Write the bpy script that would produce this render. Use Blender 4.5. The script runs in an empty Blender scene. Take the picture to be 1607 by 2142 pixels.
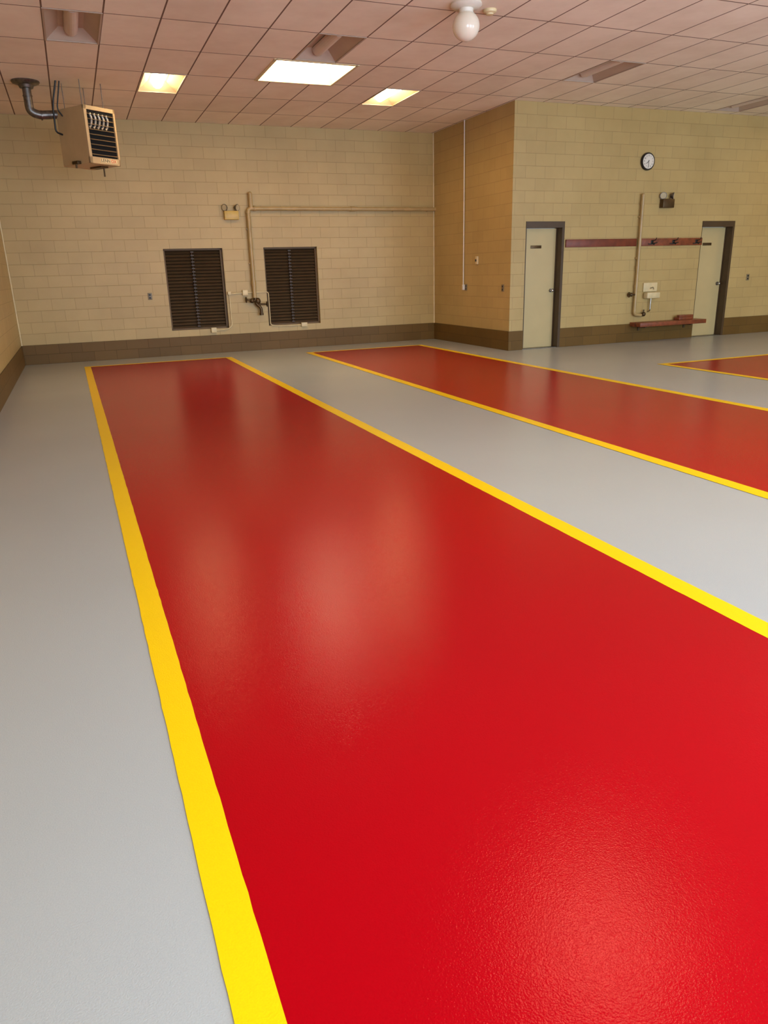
import bpy, bmesh, math, random
from mathutils import Vector, Matrix
random.seed(4)
S=bpy.context.scene
COL=S.collection
# ---------------------------------------------------------------- camera
f=1528.; cx,cy=803.5,1071.
yc=Vector((150-cx,cy-585,-f)).normalized()
xc=Vector((4857-cx,cy-453,-f)); xc=(xc-yc*xc.dot(yc)).normalized()
zc=xc.cross(yc)
R=Matrix((xc,yc,zc))
cam=bpy.data.cameras.new("camera"); co=bpy.data.objects.new("camera",cam); COL.objects.link(co)
co.matrix_world=Matrix.Translation((0,0,1.4))@R.to_4x4()
cam.sensor_fit='HORIZONTAL'; cam.sensor_width=36; cam.lens=f/1607*36
cam.clip_start=0.05
S.camera=co
S.view_settings.view_transform='Standard'
S.view_settings.look='None'
S.view_settings.exposure=0.0
# ---------------------------------------------------------------- dims
D=14.37; D2=11.38; XL=-0.97; XB=6.98; XR=16.0; H=3.94; YS=-1.7
# ---------------------------------------------------------------- materials
def lin(c):
    return tuple(((v/255)/12.92 if v/255<=0.04045 else ((v/255+0.055)/1.055)**2.4) for v in c)
class NT:
    def __init__(s,name):
        s.m=bpy.data.materials.new(name); s.m.use_nodes=True
        s.t=s.m.node_tree; s.b=s.t.nodes["Principled BSDF"]
    def n(s,k,**kw):
        a=s.t.nodes.new(k)
        for q,v in kw.items(): setattr(a,q,v)
        return a
    def l(s,a,b): s.t.links.new(a,b)
def mixc(N,fac,a,b,mode='MIX'):
    m=N.n('ShaderNodeMix',data_type='RGBA',blend_type=mode)
    for i,v in ((0,fac),(6,a),(7,b)):
        if isinstance(v,(int,float)): m.inputs[i].default_value=v
        elif isinstance(v,tuple): m.inputs[i].default_value=(*v,1)
        else: N.l(v,m.inputs[i])
    return m.outputs[2]
def noise(N,vec,scale,detail=3,rough=0.5):
    a=N.n('ShaderNodeTexNoise'); a.inputs['Scale'].default_value=scale
    a.inputs['Detail'].default_value=detail; a.inputs['Roughness'].default_value=rough
    if vec is not None: N.l(vec,a.inputs['Vector'])
    return a.outputs['Fac']
def ramp(N,fac,p0,c0,p1,c1):
    r=N.n('ShaderNodeValToRGB'); e=r.color_ramp.elements
    e[0].position=p0; e[0].color=(*c0,1); e[1].position=p1; e[1].color=(*c1,1)
    N.l(fac,r.inputs[0]); return r.outputs[0]
def obj_vec(N): return N.n('ShaderNodeTexCoord').outputs['Object']
def bump(N,h,strength,dist,prev=None):
    b=N.n('ShaderNodeBump'); b.inputs['Strength'].default_value=strength; b.inputs['Distance'].default_value=dist
    N.l(h,b.inputs['Height'])
    if prev is not None: N.l(prev,b.inputs['Normal'])
    return b.outputs['Normal']
def mat(name,c,rough=0.5,metal=0,var=0.12,scale=6,emit=None,estr=0,bmp=0):
    N=NT(name); c=lin(c); v=obj_vec(N)
    nf=noise(N,v,scale)
    d=tuple(x*(1-var) for x in c); u=tuple(min(1,x*(1+var)) for x in c)
    N.l(ramp(N,nf,0.3,d,0.7,u),N.b.inputs['Base Color'])
    N.b.inputs['Roughness'].default_value=rough; N.b.inputs['Metallic'].default_value=metal
    if emit: 
        N.b.inputs['Emission Color'].default_value=(*lin(emit),1); N.b.inputs['Emission Strength'].default_value=estr
    if bmp: N.l(bump(N,noise(N,v,120),bmp,0.002),N.b.inputs['Normal'])
    return N.m
def block_mat(name,axis,c,mort,w,h,z0,ms,rough,var=0.1,off=0.0,bs=0.35,spec=0.4):
    N=NT(name); v=obj_vec(N)
    N.b.inputs['Specular IOR Level'].default_value=spec
    sp=N.n('ShaderNodeSeparateXYZ'); N.l(v,sp.inputs[0])
    cb=N.n('ShaderNodeCombineXYZ')
    a=N.n('ShaderNodeMath',operation='ADD'); a.inputs[1].default_value=40*w+off; N.l(sp.outputs[axis],a.inputs[0])
    b=N.n('ShaderNodeMath',operation='SUBTRACT'); b.inputs[1].default_value=z0; N.l(sp.outputs[2],b.inputs[0])
    N.l(a.outputs[0],cb.inputs[0]); N.l(b.outputs[0],cb.inputs[1])
    br=N.n('ShaderNodeTexBrick'); br.offset=0.5; br.offset_frequency=2; br.squash=1
    N.l(cb.outputs[0],br.inputs['Vector'])
    br.inputs['Scale'].default_value=1; br.inputs['Brick Width'].default_value=w; br.inputs['Row Height'].default_value=h
    br.inputs['Mortar Size'].default_value=ms; br.inputs['Mortar Smooth'].default_value=0.8; br.inputs['Bias'].default_value=0
    c=lin(c); mo=lin(mort)
    br.inputs['Color1'].default_value=(*[x*(1-var) for x in c],1)
    br.inputs['Color2'].default_value=(*[x*(1+var) for x in c],1)
    br.inputs['Mortar'].default_value=(*mo,1)
    g=noise(N,v,0.9,4,0.6)
    gc=ramp(N,g,0.3,(0.86,0.84,0.79),0.7,(1.0,1.0,1.0))
    N.l(mixc(N,1.0,br.outputs['Color'],gc,'MULTIPLY'),N.b.inputs['Base Color'])
    N.b.inputs['Roughness'].default_value=rough
    inv=N.n('ShaderNodeMath',operation='SUBTRACT'); inv.inputs[0].default_value=1; N.l(br.outputs['Fac'],inv.inputs[1])
    n1=bump(N,inv.outputs[0],bs,0.005)
    n2=bump(N,noise(N,v,45,4,0.65),0.2,0.004,n1)
    N.l(n2,N.b.inputs['Normal'])
    return N.m
WALLC=(190,163,107)
MW=[block_mat("block_wall_x",0,WALLC,(162,136,88),0.38,0.19,0.33,0.0045,0.42,0.03),
    block_mat("block_wall_y",1,WALLC,(162,136,88),0.38,0.19,0.33,0.0045,0.42,0.03)]
MB=[block_mat("base_block_x",0,(110,82,40),(80,58,28),0.38,0.165,0.0,0.004,0.45,0.08,spec=0.2),
    block_mat("base_block_y",1,(110,82,40),(80,58,28),0.38,0.165,0.0,0.004,0.45,0.08,spec=0.2)]
def floor_mat(name,c,rough,var=0.03,bs=0.4,ior=1.3,tint=(1,1,1)):
    N=NT(name); v=obj_vec(N); c=lin(c)
    big=noise(N,v,0.6,2,0.5)
    d=tuple(x*(1-var) for x in c); u=tuple(min(1,x*(1+var)) for x in c)
    base=ramp(N,big,0.3,d,0.7,u)
    fine=ramp(N,noise(N,v,240,2,0.6),0.3,(0.93,0.93,0.93),0.7,(1,1,1))
    N.l(mixc(N,1.0,base,fine,'MULTIPLY'),N.b.inputs['Base Color'])
    rr=N.n('ShaderNodeMapRange'); rr.inputs['To Min'].default_value=rough-0.03; rr.inputs['To Max'].default_value=rough+0.03
    N.l(noise(N,v,0.9,2,0.5),rr.inputs[0]); N.l(rr.outputs[0],N.b.inputs['Roughness'])
    N.b.inputs['IOR'].default_value=ior
    N.b.inputs['Specular Tint'].default_value=(*tint,1)
    n1=bump(N,noise(N,v,240,1,0.5),bs,0.0013)
    N.l(n1,N.b.inputs['Normal'])
    return N.m
M_gray=floor_mat("grey_floor_coating",(176,178,177),0.24)
M_red=floor_mat("red_floor_coating",(174,0,14),0.165,0.04,0.42,1.3,(1,.22,.24))
M_yel=floor_mat("yellow_line_coating",(254,207,0),0.33,0.02)
def ceil_mat():
    N=NT("ceiling_tile"); v=obj_vec(N)
    mp=N.n('ShaderNodeMapping'); mp.inputs['Location'].default_value=(-0.10+0.57*40,-12.27+1.1*40,0); N.l(v,mp.inputs[0])
    br=N.n('ShaderNodeTexBrick'); br.offset=0; br.squash=1
    N.l(mp.outputs[0],br.inputs['Vector'])
    br.inputs['Scale'].default_value=1; br.inputs['Brick Width'].default_value=0.57; br.inputs['Row Height'].default_value=1.1
    br.inputs['Mortar Size'].default_value=0.009; br.inputs['Mortar Smooth'].default_value=0.1
    br.inputs['Color1'].default_value=(*lin((245,232,210)),1); br.inputs['Color2'].default_value=(*lin((252,240,218)),1)
    br.inputs['Mortar'].default_value=(*lin((120,94,74)),1)
    gc=ramp(N,noise(N,v,1.1,4,0.65),0.28,(0.88,0.85,0.82),0.6,(1,1,1))
    N.l(mixc(N,1.0,br.outputs['Color'],gc,'MULTIPLY'),N.b.inputs['Base Color'])
    N.b.inputs['Roughness'].default_value=0.85
    N.l(bump(N,noise(N,v,60,3,0.6),0.2,0.003),N.b.inputs['Normal'])
    return N.m
M_ceil=ceil_mat()
M_frame=mat("brown_door_frame_paint",(72,52,28),0.45)
M_door=mat("cream_door_paint",(194,172,122),0.38,var=0.04,scale=2)
M_metal=mat("brushed_metal",(170,165,155),0.3,1)
M_plate=mat("outlet_plate",(128,112,84),0.4)
M_galv=mat("galvanised_steel",(120,115,108),0.38,0.9,var=0.3,scale=20)
M_pipe=mat("tan_painted_pipe",(174,146,96),0.35)
M_valve=mat("dark_brass_valve",(84,64,38),0.4,0.6)
M_dark=mat("dark_louver_metal",(66,48,28),0.45)
M_lframe=mat("louver_frame_paint",(100,76,42),0.6)
M_black=mat("black_plastic",(22,20,18),0.4)
M_void=mat("dark_interior",(14,11,8),0.9)
M_heater=mat("heater_tan_enamel",(190,162,120),0.4,var=0.05)
M_slat=mat("heater_slat",(150,126,92),0.35,0.3)
M_tube=mat("heat_exchanger_tube",(190,180,165),0.35,0.6)
M_white=mat("white_enamel",(226,216,200),0.4,var=0.04)
M_refl=mat("troffer_reflector",(186,164,144),0.45,var=0.05)
M_cover=mat("unlit_lamp_cover",(222,204,186),0.4,var=0.03)
M_lit=mat("lit_lamp_cover",(255,250,235),0.4,emit=(255,220,160),estr=44)
M_sky=mat("skylight_diffuser",(255,250,235),0.4,emit=(255,238,205),estr=16)
M_cream=mat("cream_plastic",(216,196,150),0.4)
M_exit=mat("yellowed_case",(196,162,78),0.4)
M_wood=mat("red_brown_painted_wood",(112,50,28),0.45,var=0.25,scale=9)
M_wood2=mat("brown_varnished_wood",(124,62,34),0.4,var=0.3,scale=12)
M_glass=mat("opal_glass",(236,222,200),0.15,var=0.02)
M_lens=mat("lamp_lens",(190,176,140),0.45)
M_orange=mat("orange_red_print",(215,60,20),0.5)
# ---------------------------------------------------------------- geometry helper
class G:
    def __init__(s): s.b=bmesh.new()
    def _m(s,verts,M):
        bmesh.ops.transform(s.b,matrix=M,verts=verts)
    def box(s,x0,x1,y0,y1,z0,z1,bev=0,M=None):
        r=bmesh.ops.create_cube(s.b,size=1)['verts']
        T=Matrix.Translation(((x0+x1)/2,(y0+y1)/2,(z0+z1)/2))@Matrix.Diagonal((abs(x1-x0),abs(y1-y0),abs(z1-z0),1))
        s._m(r,T)
        if bev:
            es=list({e for v in r for e in v.link_edges})
            o=bmesh.ops.bevel(s.b,geom=es,offset=bev,segments=2,affect='EDGES',profile=0.5)
            r=list({v for fc in o['faces'] for v in fc.verts}|{v for v in r if v.is_valid})
        if M is not None: s._m(r,M)
        return s
    def cyl(s,p0,p1,r,r2=None,seg=24):
        p0=Vector(p0);p1=Vector(p1); d=p1-p0
        v=bmesh.ops.create_cone(s.b,cap_ends=True,segments=seg,radius1=r,radius2=r if r2 is None else r2,depth=d.length)['verts']
        q=Vector((0,0,1)).rotation_difference(d.normalized()).to_matrix().to_4x4()
        s._m(v,Matrix.Translation((p0+p1)/2)@q); return s
    def sph(s,c,r,sc=(1,1,1),seg=32):
        v=bmesh.ops.create_uvsphere(s.b,u_segments=seg,v_segments=seg//2,radius=r)['verts']
        s._m(v,Matrix.Translation(c)@Matrix.Diagonal((*sc,1))); return s
    def lathe(s,prof,c=(0,0,0),seg=40,M=None):
        rings=[]; allv=[]
        for r,z in prof:
            ring=[s.b.verts.new((c[0]+r*math.cos(2*math.pi*i/seg),c[1]+r*math.sin(2*math.pi*i/seg),c[2]+z)) for i in range(seg)]
            rings.append(ring); allv+=ring
        for a,b in zip(rings,rings[1:]):
            for i in range(seg):
                s.b.faces.new((a[i],a[(i+1)%seg],b[(i+1)%seg],b[i]))
        s.b.faces.new(rings[0][::-1]); s.b.faces.new(rings[-1])
        if M is not None: s._m(allv,M)
        return s
    def tube(s,pts,r,fil=0.05,res=6,closed=False):
        pts=[Vector(p) for p in pts]; out=[pts[0]]
        for i in range(1,len(pts)-1):
            a,b,c=pts[i-1],pts[i],pts[i+1]
            k=min(fil,(a-b).length*0.49,(c-b).length*0.49)
            p=b+(a-b).normalized()*k; q=b+(c-b).normalized()*k
            for j in range(7):
                t=j/6; out.append(p*(1-t)**2+b*2*t*(1-t)+q*t*t)
        out.append(pts[-1])
        cu=bpy.data.curves.new("t",'CURVE'); cu.dimensions='3D'; sp=cu.splines.new('POLY'); sp.points.add(len(out)-1)
        for i,p in enumerate(out): sp.points[i].co=(*p,1)
        cu.bevel_depth=r; cu.bevel_resolution=res; cu.use_fill_caps=True
        ob=bpy.data.objects.new("t",cu); me=ob.to_mesh(); s.b.from_mesh(me); ob.to_mesh_clear()
        bpy.data.objects.remove(ob); bpy.data.curves.remove(cu); return s
    def quad(s,*p):
        s.b.faces.new([s.b.verts.new(q) for q in p]); return s
    def text(s,txt,size,M,ext=0.001,align='CENTER'):
        cu=bpy.data.curves.new("t",'FONT'); cu.body=txt; cu.size=size; cu.extrude=ext; cu.align_x=align; cu.align_y='CENTER'
        ob=bpy.data.objects.new("t",cu); COL.objects.link(ob)
        bpy.context.view_layer.update()
        me=bpy.data.meshes.new_from_object(ob); me.transform(M); s.b.from_mesh(me)
        bpy.data.objects.remove(ob); bpy.data.meshes.remove(me); bpy.data.curves.remove(cu); return s
    def mesh(s,name,m,smooth=False):
        me=bpy.data.meshes.new(name); s.b.normal_update()
        s.b.to_mesh(me); s.b.free()
        for x in (m if isinstance(m,list) else [m]): me.materials.append(x)
        if smooth:
            me.polygons.foreach_set('use_smooth',[True]*len(me.polygons))
            try: me.set_sharp_from_angle(angle=math.radians(40))
            except Exception: pass
        return me
def struct(name,g,m,label=None,parent=None):
    ob=bpy.data.objects.new(name,g.mesh(name,m)); COL.objects.link(ob); ob["kind"]="structure"
    if label: ob["label"]=label
    return ob
def thing(name,loc,label,category,rz=0,group=None):
    e=bpy.data.objects.new(name,None); e.empty_display_size=0.1; COL.objects.link(e)
    e.location=loc; e.rotation_euler=(0,0,math.radians(rz)); e["label"]=label; e["category"]=category
    if group: e["group"]=group
    return e
def part(parent,name,g,m,label=None,smooth=True):
    ob=bpy.data.objects.new(name,g.mesh(name,m,smooth)); COL.objects.link(ob); ob.parent=parent
    if label: ob["label"]=label
    return ob
def copy_thing(e,loc,label,rz=None):
    n=e.copy(); COL.objects.link(n); n.location=loc; n["label"]=label
    if rz is not None: n.rotation_euler=(0,0,math.radians(rz))
    def rec(a,b):
        for ch in [o for o in list(COL.objects) if o.parent==a]:
            k=ch.copy(); COL.objects.link(k); k.parent=b; rec(ch,k)
    rec(e,n)
    return n
# ---------------------------------------------------------------- walls with openings
def cellgrid(a0,a1,b0,b1,holes):
    A=sorted({a0,a1,*[h[0] for h in holes],*[h[1] for h in holes]})
    B=sorted({b0,b1,*[h[2] for h in holes],*[h[3] for h in holes]})
    for i in range(len(A)-1):
        for j in range(len(B)-1):
            am=(A[i]+A[i+1])/2; bm=(B[j]+B[j+1])/2
            if any(h[0]<am<h[1] and h[2]<bm<h[3] for h in holes): continue
            yield A[i],A[i+1],B[j],B[j+1]
LV=[(1.59,2.65),(3.42,4.47)]; LZ=(0.45,1.88)
DR=[(7.26,8.04),(11.13,11.93)]; DZ=2.13
g=G()
for a,b,c,d in cellgrid(XL,XB,0,H,[(*x,*LZ) for x in LV]): g.box(a,b,D,D+0.22,c,d)
struct("wall_north",g,MW[0],"tan painted concrete block wall")
g=G()
for a,b,c,d in cellgrid(XB,XR,0,H,[(*x,0,DZ) for x in DR]): g.box(a,b,D2,D2+0.22,c,d)
struct("wall_northeast",g,MW[0],"tan painted concrete block wall with two doors")
g=G(); g.box(XB,XB+0.2,D2+0.22,D,0,H); struct("wall_return",g,MW[1],"tan painted block wall return")
g=G(); g.box(XL-0.2,XL,YS,D+0.22,0,H); struct("wall_west",g,MW[1],"tan painted concrete block wall")
g=G(); g.box(XR,XR+0.2,YS,D2+0.22,0,H); struct("wall_east",g,MW[1],"tan painted concrete block wall")
bays=[(0.1,3.4),(4.6,8.2),(9.4,13.2)]
g=G()
for a,b,c,d in cellgrid(XL,XR,0,H,[(*x,0,3.3) for x in bays]): g.box(a,b,YS-0.2,YS,c,d)
struct("wall_south",g,MW[0],"tan block wall with open vehicle bays")
# baseboards (two courses of brown glazed block)
def bb(n,*b):
    g=G(); g.box(*b,0,0.33); return g
t=0.012
struct("baseboard_north",bb(0,XL+t,XB-t,D-t,D),MB[0],"brown painted base course blocks")
struct("baseboard_west",bb(0,XL,XL+t,YS,D),MB[1],"brown painted base course blocks")
struct("baseboard_return",bb(0,XB-t,XB,D2-t,D),MB[1],"brown painted base course blocks")
g=G()
for a,b in [(XB,DR[0][0]),(DR[0][1],DR[1][0]),(DR[1][1],XR)]: g.box(a,b,D2-t,D2,0,0.33)
struct("baseboard_northeast",g,MB[0],"brown painted base course blocks")
for k,(x,s_) in enumerate(((XL,1),(XB,-1))):
    g=G(); g.cyl((x+s_*.006,D-.006,.33),(x+s_*.006,D-.006,H),.012,seg=10); struct("trim_%d"%(k+5),g,M_cream,"cream sealant bead in wall corner")
# ---------------------------------------------------------------- floor with painted lanes
def strip(g,xa0,xb0,ya,xa1,xb1,yb,z,mi,wob=0.0012):
    n=max(2,int(abs(yb-ya)/0.06)); prev=None
    for i in range(n+1):
        t=i/n; y=ya+(yb-ya)*t
        l=g.b.verts.new((xa0+(xa1-xa0)*t+random.uniform(-wob,wob),y,z)); r=g.b.verts.new((xb0+(xb1-xb0)*t+random.uniform(-wob,wob),y,z))
        if prev:
            fc=g.b.faces.new((prev[0],prev[1],r,l)); fc.material_index=mi
        prev=(l,r)
g=G()
g.quad((XL-0.2,YS-3,0),(XR+0.2,YS-3,0),(XR+0.2,D+0.2,0),(XL-0.2,D+0.2,0))
YF=13.42; Y0=YS+.1
# lane A
strip(g,0.135,2.36,Y0,0.04,2.41,YF-0.05,0.002,1,0)
strip(g,0.110,0.205,Y0,-0.01,0.09,YF,0.003,2)
strip(g,2.30,2.405,Y0,2.35,2.465,YF,0.003,2)
strip(g,-0.01,2.465,YF-0.10,-0.01,2.465,YF,0.0035,2,0)
# lane B
strip(g,3.80,6.16,Y0,3.87,6.14,YF-0.15,0.002,1,0)
strip(g,3.765,3.88,Y0,3.82,3.93,YF-0.1,0.003,2)
strip(g,6.12,6.24,Y0,6.08,6.19,YF-0.1,0.003,2)
strip(g,3.82,6.19,YF-0.20,3.82,6.19,YF-0.1,0.0035,2,0)
# lane C
strip(g,7.72,10.2,Y0,7.78,10.2,8.45,0.002,1,0)
strip(g,7.66,7.78,Y0,7.74,7.85,8.52,0.003,2)
strip(g,10.15,10.26,Y0,10.15,10.26,8.52,0.003,2)
strip(g,7.74,10.26,8.42,7.74,10.26,8.52,0.0035,2,0)
struct("floor",g,[M_gray,M_red,M_yel],"glossy grey epoxy floor with red lanes edged in yellow")
# ---------------------------------------------------------------- ceiling
TW,TD=0.57,1.10
def gx(i): return 0.10+TW*i
def gy(j): return 12.27+TD*j
lit=[(2,-1),(8,-1)]; unlit=[(0,-3),(5,-3),(12,-3),(19,-2)]
added_fill=[(17,-6),(24,-3),(20,-10)]  # unseen extra lit fixtures, added to brighten the right side of the room
SK=[(2.75,3.82,10.13,11.2),(2.75,3.82,3.1,4.2)]
holes=[(gx(i)+.01,gx(i+1)-.01,gy(j)+.01,gy(j+1)-.01) for i,j in lit+unlit+added_fill]+SK
g=G()
for a,b,c,d in cellgrid(XL-0.2,XR+0.2,YS-0.2,D+0.2,holes): g.box(a,b,c,d,H,H+0.03)
struct("ceiling",g,M_ceil,"suspended ceiling of pinkish acoustic tiles in brown grid")
def troffer(loc,litf,label):
    e=thing("ceiling_troffer_light",loc,label,"ceiling light",group="recessed fluorescent fixtures")
    w=TW/2-.012; d=TD/2-.012; z=0.11
    g=G(); q=g.quad
    q((-w,-d,0),(-w,d,0),(-.13,d-.12,z),(-.13,-d+.12,z)); q((w,d,0),(w,-d,0),(.13,-d+.12,z),(.13,d-.12,z))
    q((w,-d,0),(-w,-d,0),(-.13,-d+.12,z),(.13,-d+.12,z)); q((-w,d,0),(w,d,0),(.13,d-.12,z),(-.13,d-.12,z))
    q((-.13,-d+.12,z),(-.13,d-.12,z),(.13,d-.12,z),(.13,-d+.12,z))
    for a in ((-w-.012,-w+.008,-d-.012,d+.012),(w-.008,w+.012,-d-.012,d+.012),(-w,w,-d-.012,-d+.008),(-w,w,d-.008,d+.012)): g.box(*a,-.006,.002)
    part(e,"housing",g,M_refl,smooth=False)
    g=G(); n=10; r=0.075; ya,yb=-d+.13,d-.13
    for i in range(n):
        a0=math.pi*(1+i/n); a1=math.pi*(1+(i+1)/n)
        p0=(r*math.cos(a0),z-.01+r*1.1*math.sin(a0)); p1=(r*math.cos(a1),z-.01+r*1.1*math.sin(a1))
        g.quad((p0[0],ya,p0[1]),(p0[0],yb,p0[1]),(p1[0],yb,p1[1]),(p1[0],ya,p1[1]))
        g.quad((0,ya,z-.01),(p0[0],ya,p0[1]),(p1[0],ya,p1[1])); g.quad((0,yb,z-.01),(p1[0],yb,p1[1]),(p0[0],yb,p0[1]))
    part(e,"lamp_cover",g,M_lit if litf else M_cover,"glowing lamp cover" if litf else "switched-off lamp cover",smooth=False)
    return e
L1="lit recessed fluorescent fixture in the tile grid"; L0="switched-off recessed fluorescent fixture in the tile grid"
def tc(i,j): return (gx(i)+TW/2,gy(j)+TD/2,H)
a=troffer(tc(*lit[0]),True,L1)
for q in lit[1:]+added_fill: copy_thing(a,tc(*q),L1)  # added fill copies share the label of the real lit fixtures
a=troffer(tc(*unlit[0]),False,L0)
for q in unlit[1:]: copy_thing(a,tc(*q),L0)
def skylight(S4):
    x0,x1,y0,y1=S4; w=(x1-x0)/2; d=(y1-y0)/2
    e=thing("skylight",((x0+x1)/2,(y0+y1)/2,H),"square glowing skylight well with cream trim","skylight",group="ceiling skylights")
    g=G(); k=0.03
    for b in ((-w-k,-w+.01,-d-k,d+k),(w-.01,w+k,-d-k,d+k),(-w,w,-d-k,-d+.01),(-w,w,d-.01,d+k)): g.box(*b,-.008,.0)
    for b in ((-w-.01,-w+.008,-d,d),(w-.008,w+.01,-d,d),(-w,w,-d-.01,-d+.008),(-w,w,d-.008,d+.01)): g.box(*b,-.002,.26)
    part(e,"shaft_frame",g,M_cream,smooth=False)
    g=G(); g.box(-w,w,-d,d,.25,.26); part(e,"diffuser",g,M_sky,smooth=False)
for s in SK: skylight(s)
# ---------------------------------------------------------------- doors
for k,(a,b) in enumerate(DR):
    g=G(); y0,y1=D2-.012,D2+.2
    g.box(a,b,y0,y1,DZ-.10,DZ); g.box(b-.05,b,y0,y1,0,DZ-.10,0); g.box(a,a+.03,y0+.03,y1,0,DZ-.10)
    g.box(a+.03,a+.045,y1-.06,y1,0,DZ-.1); g.box(b-.065,b-.05,y1-.06,y1,0,DZ-.1)
    struct("trim_%d"%(k+1),g,M_frame,"dark brown steel door frame")
    g=G(); g.box(a+.032,b-.052,y1-.05,y1-.005,.008,DZ-.105,.004)
    d=struct("door_%d"%(k+1),g,M_door,"cream painted flush steel door")
    yd=y1-.05
    g=G(); xk=b-.13
    g.cyl((xk,yd,.99),(xk,yd-.012,.99),.034); g.cyl((xk,yd-.01,.99),(xk,yd-.05,.99),.012); g.sph((xk,yd-.062,.99),.028,(1,.75,1))
    part(d,"door_knob",g,M_metal,"round metal knob")
    g=G(); g.box(a+.2,a+.42,yd-.006,yd,1.70,1.75,.002); part(d,"nameplate",g,M_valve,"small dark engraved nameplate")
    g=G(); g.box(a,b,y0+.02,y1,0,.008); struct("trim_%d"%(k+3),g,M_galv,"metal door threshold")
# ---------------------------------------------------------------- wall louvers
def louver(loc):
    w=1.05; h=1.43
    e=thing("wall_louver",loc,"dark metal ventilation louver set in the block wall","vent",group="wall louvers")
    g=G()
    for b in ((0,.03,0,h),(w-.03,w,0,h),(0,w,0,.03),(0,w,h-.03,h)): g.box(b[0],b[1],.06,.18,b[2],b[3])
    part(e,"frame",g,M_lframe,smooth=False)
    g=G(); n=24
    for i in range(n):
        z=.03+(h-.06)*(i+.5)/n
        g.box(-(w/2-.03),(w/2-.03),-.002,.002,-.033,.033,M=Matrix.Translation((w/2,.10,z))@Matrix.Rotation(math.radians(-38),4,'X'))
    part(e,"slats",g,M_dark,smooth=False)
    g=G(); g.box(.0,w,.17,.185,0,h); part(e,"backing",g,M_void,smooth=False)
    g=G(); g.cyl((w/2-.02,.06,.05),(w/2-.02,.06,h-.05),.008)
    for i in range(n):
        z=.03+(h-.06)*(i+.5)/n; g.box(w/2-.045,w/2+.015,.045,.075,z-.012,z+.008,.003)
    part(e,"linkage_bar",g,M_dark,"linkage rod with a bracket on every blade",smooth=False)
    return e
l=louver((LV[0][0],D,LZ[0])); copy_thing(l,(LV[1][0],D,LZ[0]),"dark metal ventilation louver set in the block wall")
# ---------------------------------------------------------------- heater
hx,hy,hz=0.466,11.62,2.905
e=thing("unit_heater",(hx,hy,hz),"tan gas unit heater hung from ceiling with dark louvered front","heater",rz=35)
w,d,h=.50,.60,.71     # local: x along front, y depth, front face at y=0 facing -y
g=G()
g.box(0,w,.03,d,0,h,.008)
for b in ((0,.045,0,h),(w-.03,w,0,h),(0,w,0,.085),(0,w,h-.05,h)): g.box(b[0],b[1],0,.035,b[2],b[3],.003)
part(e,"casing",g,M_heater,smooth=False)
g=G(); g.box(.045,w-.03,.022,.029,.085,h-.05); part(e,"opening",g,M_void,smooth=False)
g=G()
for i in range(9):
    z=.115+i*.062
    g.box(-(w-.08)/2,(w-.08)/2,-.022,.022,-.002,.002,M=Matrix.Translation((.045+(w-.075)/2,.004,z))@Matrix.Rotation(math.radians(20),4,'X'))
part(e,"louver_blades",g,M_slat,smooth=False)
g=G()
for i in range(5):
    x=.10+i*.065
    g.tube([(x,.018,.62),(x+.02,.012,.56),(x,.018,.47),(x-.03,.02,.44)],.016,.04)
part(e,"heat_exchanger",g,M_tube,"pale curved exchanger tubes")
g=G(); g.box(.17,.44,-.003,.0,.02,.07); part(e,"badge",g,M_cream,smooth=False)
FR=Matrix.Rotation(math.radians(90),4,'X')
g=G(); g.text("LENN",.058,Matrix.Translation((.175,-.004,.045))@FR,.0008,'LEFT'); part(e,"lettering",g,M_black,"black capital letters",smooth=False)
g=G(); g.text("OX",.058,Matrix.Translation((.338,-.004,.045))@FR,.0008,'LEFT'); part(e,"lettering",g,M_orange,"orange-red capital letters",smooth=False)
for p in ((.08,.12),(.42,.12),(.08,.5),(.42,.5)):
    g=G(); g.cyl((p[0],p[1],h),(p[0],p[1],H-hz),.005,seg=8); part(e,"hanger_rod",g,M_galv)
g=G(); g.box(-.06,.0,.2,.32,.0,.04,.004); g.cyl((-.04,.26,.0),(-.04,.26,-.05),.012); g.box(.28,.40,.15,.4,-.02,0,.003)
g.cyl((.36,.2,0),(.36,.2,-.13),.011)
part(e,"underside_fitting",g,M_valve)
g=G(); g.tube([(-.0,.52,.40),(-.10,.52,.42),(-.10,.50,.75),(-.06,.42,H-hz)],.012,.08)
g.tube([(-.0,.46,.62),(-.07,.46,.70),(-.02,.40,H-hz)],.009,.06)
part(e,"gas_line",g,M_black,"thin black supply lines")
# flue
e=thing("flue_pipe",(-.20,12.06,H),"galvanised exhaust pipe with round ceiling collar above heater","exhaust pipe")
g=G(); g.lathe([(.175,0),(.18,-.012),(.165,-.03),(.10,-.05),(.085,-.085),(.062,-.09)]); part(e,"collar",g,M_galv,"round stepped ceiling collar")
g=G(); g.tube([(0,0,-.08),(0,0,-.36),(.10,.02,-.40),(.36,.08,-.37)],.055,.10,8)
g.cyl((0,0,-.17),(0,0,-.185),.061); g.tube([(.13,.028,-.40),(.145,.03,-.40)],.063,.01)
part(e,"pipe",g,M_galv)
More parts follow.
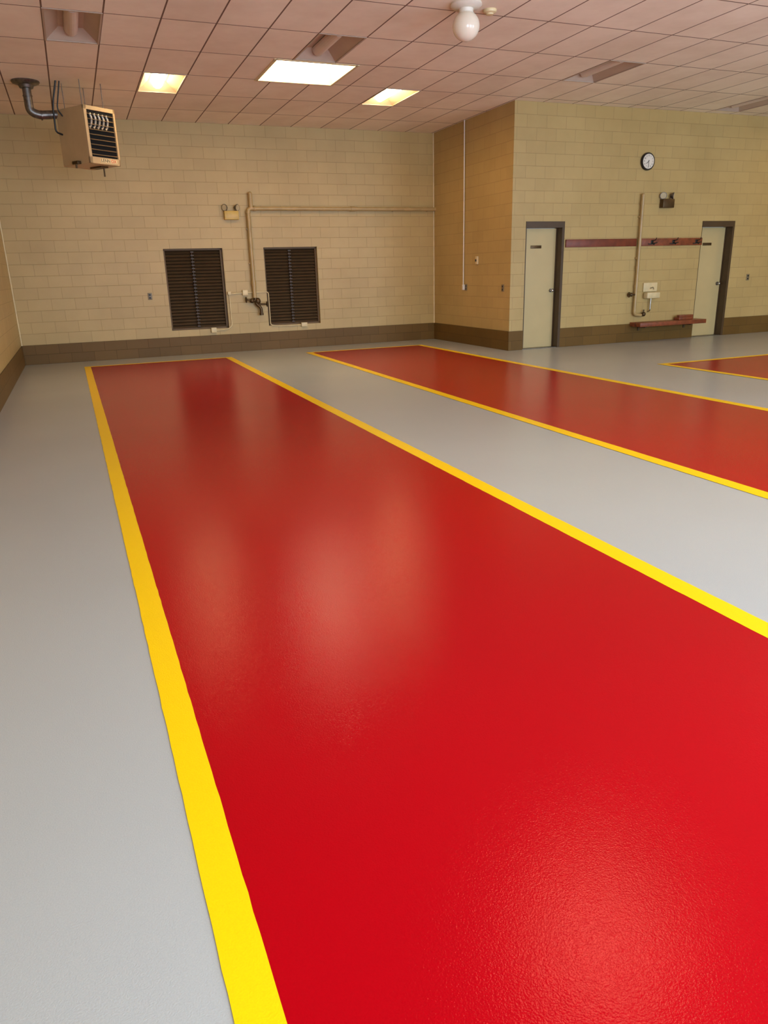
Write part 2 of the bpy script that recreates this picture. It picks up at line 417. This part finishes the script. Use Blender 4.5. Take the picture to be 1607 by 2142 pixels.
# ---------------------------------------------------------------- globe light, smoke detector
e=thing("globe_light",(4.08,7.63,H),"white opal glass globe ceiling light on round canopy","ceiling light")
g=G(); g.lathe([(.155,0),(.16,-.02),(.14,-.04),(.075,-.05),(.07,-.08),(.078,-.085),(.078,-.095),(.06,-.1)]); part(e,"canopy",g,M_white)
g=G(); g.sph((0,0,-.20),.138,(1,1,.98)); part(e,"globe",g,M_glass)
e=thing("smoke_detector",(4.41,7.73,H),"small round cream smoke detector on ceiling tile","smoke detector")
g=G(); g.lathe([(.07,0),(.072,-.01),(.066,-.025),(.04,-.035),(.038,-.045),(.015,-.05)]); part(e,"body",g,M_cream)
# ---------------------------------------------------------------- emergency lights
def emerg(loc,case,label):
    e=thing("emergency_light",loc,label,"emergency light",group="twin-head emergency lights")
    g=G(); g.box(-.13,.13,-.10,0,-.08,.07,.01); part(e,"battery_case",g,case)
    for s in (-1,1):
        g=G(); c=Vector((s*.105,-.06,.125)); dr=Vector((s*.7,-.7,-.1)).normalized()
        g.cyl((s*.07,-.05,.065),(s*.09,-.05,.10),.012)
        g.cyl(c-dr*.04,c+dr*.01,.030,.058); g.cyl(c+dr*.01,c+dr*.02,.060)
        h=part(e,"lamp_head",g,M_galv)
        g=G(); g.cyl(c+dr*.019,c+dr*.024,.050); part(h,"lens",g,M_lens)
    return e
emerg((2.86,D,2.44),M_exit,"yellowed twin-head emergency light on tan block wall")
emerg((10.2,D2,2.43),M_valve,"brown twin-head emergency light above coat rack")
# ---------------------------------------------------------------- pipework back wall
e=thing("wall_pipe",(3.17,D,0),"tan painted water pipe with dark valves between louvers","pipe")
g=G(); g.tube([(0.0,-.07,.98),(0,-.07,2.55),(XB-3.17,-.07,2.55)],.036,.07,8)
g.cyl((.06,-.07,2.55),(.06,-.07,2.80),.036); g.sph((.06,-.07,2.80),.038)
for p0,p1 in (((.0,-.07,2.47),(.0,-.07,2.50)),((.11,-.07,2.55),(.14,-.07,2.55)),((2.0,-.07,2.55),(2.09,-.07,2.55)),((0,-.07,1.2),(0,-.07,1.28))): g.cyl(p0,p1,.045)
for z in (1.6,2.2): g.box(-.05,.05,-.06,0,z-.012,z+.012)
for x in (.9,2.9,3.65): g.box(x-.012,x+.012,-.06,0,2.51,2.59)
part(e,"pipe",g,M_pipe)
g=G(); g.tube([(0,-.07,1.0),(.02,-.08,.86),(.10,-.10,.80),(.10,-.10,.70)],.028,.05)
g.sph((.05,-.08,.92),.055,(1,.9,1.1)); g.sph((-.06,-.08,.93),.045); g.cyl((-.15,-.08,.95),(.0,-.08,.93),.02)
g.cyl((.10,-.10,.70),(.10,-.10,.66),.038); g.cyl((.05,-.08,.86),(.2,-.1,.86),.02)
v=part(e,"valve_body",g,M_valve,"dark brass valve and hose outlet")
def wheel(c,r,ax):
    g=G(); n=16; c=Vector(c); u=Vector((0,0,1)); w_=Vector(ax).cross(u).normalized()
    g.tube([c+u*r*math.cos(2*math.pi*i/n)+w_*r*math.sin(2*math.pi*i/n) for i in range(n+1)],.008,.005,3)
    for i in range(3):
        a=math.pi*i/3; o=u*r*math.cos(a)+w_*r*math.sin(a); g.cyl(c-o,c+o,.005,seg=8)
    g.cyl(c-Vector(ax)*.012,c+Vector(ax)*.012,.014,seg=12); return g
part(v,"hand_wheel",wheel((-.17,-.08,.95),.05,(1,0,0)),M_valve); part(v,"hand_wheel",wheel((.22,-.10,.86),.045,(1,0,0)),M_valve)
# electrical conduit around louvers
e=thing("electrical_conduit",(3.0,D,1.08),"thin cream conduit and boxes wired between louvers","conduit")
g=G(); yq=-.02
g.tube([(-.30,yq,-.02),(.0,yq,0),(.45,yq,0.0),(.45,yq,-.62),(.62,yq,-.645),(1.06,yq,-.645)],.009,.05)
g.tube([(-.30,yq,0.0),(-.30,yq,-.60),(-.40,yq,-.66),(-.62,yq,-.66)],.009,.05)
part(e,"tubing",g,M_cream)
for b in ((-.05,.05,-.05,.05),(1.06,1.18,-.68,-.60),(-.70,-.60,-.70,-.61),(-.33,-.27,-.03,.03)):
    g=G(); g.box(b[0],b[1],-.055,0,b[2],b[3],.006); part(e,"junction_box",g,M_cream)
# ---------------------------------------------------------------- outlets
def outlet(loc,rz,label):
    e=thing("wall_outlet",loc,label,"outlet",rz=rz,group="wall outlets")
    g=G(); g.box(-.038,.038,-.008,0,-.06,.06,.003); part(e,"plate",g,M_plate)
    for z in (-.025,.025):
        g=G(); g.box(-.017,.017,-.012,-.007,z-.016,z+.016,.003); part(e,"socket",g,M_black)
    return e
LO="duplex electrical outlet with metal plate on block wall"
o1=outlet((1.27,D,1.075),0,LO)
for l,r in (((XB,12.96,1.06),-90),((XB,11.62,1.06),-90),((12.43,D2,1.09),0)): copy_thing(o1,l,LO,r)
e=thing("light_switch",(XB,12.54,1.54),"small cream wall control on block wall","switch",rz=-90)
g=G(); g.box(-.04,.04,-.03,0,-.07,.07,.006); part(e,"plate",g,M_cream); g=G(); g.box(-.012,.012,-.045,-.03,-.02,.02,.003); part(e,"toggle",g,M_black)
e=thing("power_cord",(XB,13.03,H),"thin white cord hanging from ceiling to outlet","cord",rz=-90)
g=G(); g.tube([(0,-.03,0),(.004,-.03,-1.4),(-.002,-.03,-2.84)],.011,.2); part(e,"cable",g,M_white)
g=G(); g.box(-.025,.025,-.05,-.005,-2.93,-2.83,.008); part(e,"plug",g,M_white)
# ---------------------------------------------------------------- clock
e=thing("wall_clock",(9.71,D2,3.11),"round wall clock with black rim and white dial","clock")
RX=Matrix.Rotation(math.radians(90),4,'X')
g=G(); g.lathe([(.135,0),(.145,.01),(.145,.035),(.138,.045),(.122,.045),(.120,.03)],M=RX); part(e,"rim",g,M_black)
g=G(); g.cyl((0,-.030,0),(0,-.046,0),.120,seg=48); dial=part(e,"dial",g,M_white)
for n in range(1,13):
    g=G(); a=math.radians(90-30*n); g.text(str(n),.036,Matrix.Translation((.092*math.cos(a),-.047,.092*math.sin(a)))@FR,.0005)
    part(dial,"numeral",g,M_black,"black numeral",smooth=False)
def hand(ang,L,wd,yy):
    g=G(); g.box(-wd,wd,-.001,.001,-.02,L,M=Matrix.Translation((0,yy,0))@Matrix.Rotation(math.radians(ang),4,'Y')); return g
part(e,"hour_hand",hand(230,.062,.004,-.049),M_black); part(e,"minute_hand",hand(178,.088,.003,-.052),M_black)
# ---------------------------------------------------------------- coat racks
def rack(x0,x1,m,hooks,label):
    e=thing("coat_rack",(x0,D2,1.77),label,"coat rack",group="coat racks")
    L=x1-x0; g=G(); g.box(0,L,-.03,0,-.065,.065,.004); part(e,"board",g,m)
    for hx_ in hooks:
        g=G(); x=hx_-x0; g.box(x-.03,x+.03,-.036,-.03,-.03,.035,.002)
        g.tube([(x,-.035,.02),(x,-.12,.03),(x,-.14,.07)],.007,.03,3); g.tube([(x,-.035,-.01),(x+.0,-.09,-.05),(x,-.10,-.01)],.007,.03,3)
        g.tube([(x-.09,-.04,-.03),(x-.03,-.06,-.035),(x+.04,-.07,-.02),(x+.09,-.06,-.01)],.008,.03,3)
        part(e,"hook",g,M_black)
rack(8.07,9.60,M_wood,[],"red-brown painted wooden rail on block wall")
rack(9.66,11.14,M_wood2,[9.95,10.45,11.0],"brown wooden coat rack with black metal hooks")
# ---------------------------------------------------------------- pipe on NE wall + dispenser
e=thing("wall_pipe",(9.64,D2,0),"tan painted riser pipe with valve above bench","pipe")
g=G(); g.tube([(0,-.06,2.56),(0,-.06,.50),(.16,-.06,.48)],.03,.06,8); g.sph((0,-.06,2.56),.033)
for z in (2.40,1.30,.98): g.cyl((0,-.06,z),(0,-.06,z+.06),.037)
for z in (1.5,2.2): g.box(-.04,.04,-.05,0,z-.012,z+.012)
part(e,"pipe",g,M_pipe)
g=G(); g.cyl((0,-.06,.86),(-.12,-.06,.86),.018); g.sph((-.10,-.06,.86),.035)
v=part(e,"valve",g,M_valve)
part(v,"hand_wheel",wheel((-.15,-.06,.86),.04,(1,0,0)),M_valve)
g=G(); g.cyl((.14,-.06,.48),(.24,-.06,.48),.022); g.sph((.22,-.06,.50),.04); g.cyl((.22,-.06,.50),(.22,-.06,.58),.014)
part(e,"drain_cock",g,M_valve)
e=thing("wall_fountain",(10.0,D2,.92),"pale metal wash fixture mounted above bench","wash fixture")
g=G(); g.box(-.16,.16,-.03,0,-.02,.14,.008); part(e,"back_plate",g,M_cream)
g=G(); g.box(-.15,.15,-.14,-.02,-.14,-.03,.02); part(e,"basin",g,M_cream)
g=G(); g.tube([(0,-.03,.04),(0,-.10,.06),(0,-.12,.02)],.010,.03); part(e,"spout",g,M_metal)
g=G(); g.tube([(0,-.06,-.13),(0,-.06,-.36),(.0,-.01,-.38)],.014,.03); part(e,"drain",g,M_metal)
e=thing("wall_bench",(9.60,D2,.36),"red-brown wooden wall bench on brackets","bench")
g=G()
g.box(0,1.58,-.30,-.155,-.075,0,.006); g.box(0,1.58,-.145,-.01,-.075,0,.006); part(e,"seat",g,M_wood2)
for x in (.2,1.3):
    g=G(); g.box(x-.02,x+.02,-.22,0,-.10,-.075); g.box(x-.02,x+.02,-.03,0,-.16,-.075); part(e,"bracket",g,M_frame)
e=thing("wood_block",(10.78,D2-.12,.36),"red-brown wooden box lying on bench","box")
g=G(); g.box(-.17,.17,-.07,.07,0,.05,.004); g.box(-.17,.17,-.07,.0,.052,.09,.004); part(e,"body",g,M_wood2)
# ---------------------------------------------------------------- lights
def area(loc,sx,sy,power,col,rot,name):
    l=bpy.data.lights.new(name,'AREA'); l.shape='RECTANGLE'; l.size=sx; l.size_y=sy; l.energy=power; l.color=col
    o=bpy.data.objects.new(name,l); COL.objects.link(o); o.location=loc; o.rotation_euler=rot; return o
for a,b in bays:
    area(((a+b)/2,YS-.1,1.65),b-a,3.2,385,(0.63,0.80,1.0),(math.radians(90),0,0),"bay_daylight")
W=bpy.data.worlds.new("world"); S.world=W; W.use_nodes=True
bg=W.node_tree.nodes['Background']; bg.inputs[0].default_value=(.75,.85,1,1); bg.inputs[1].default_value=0.6
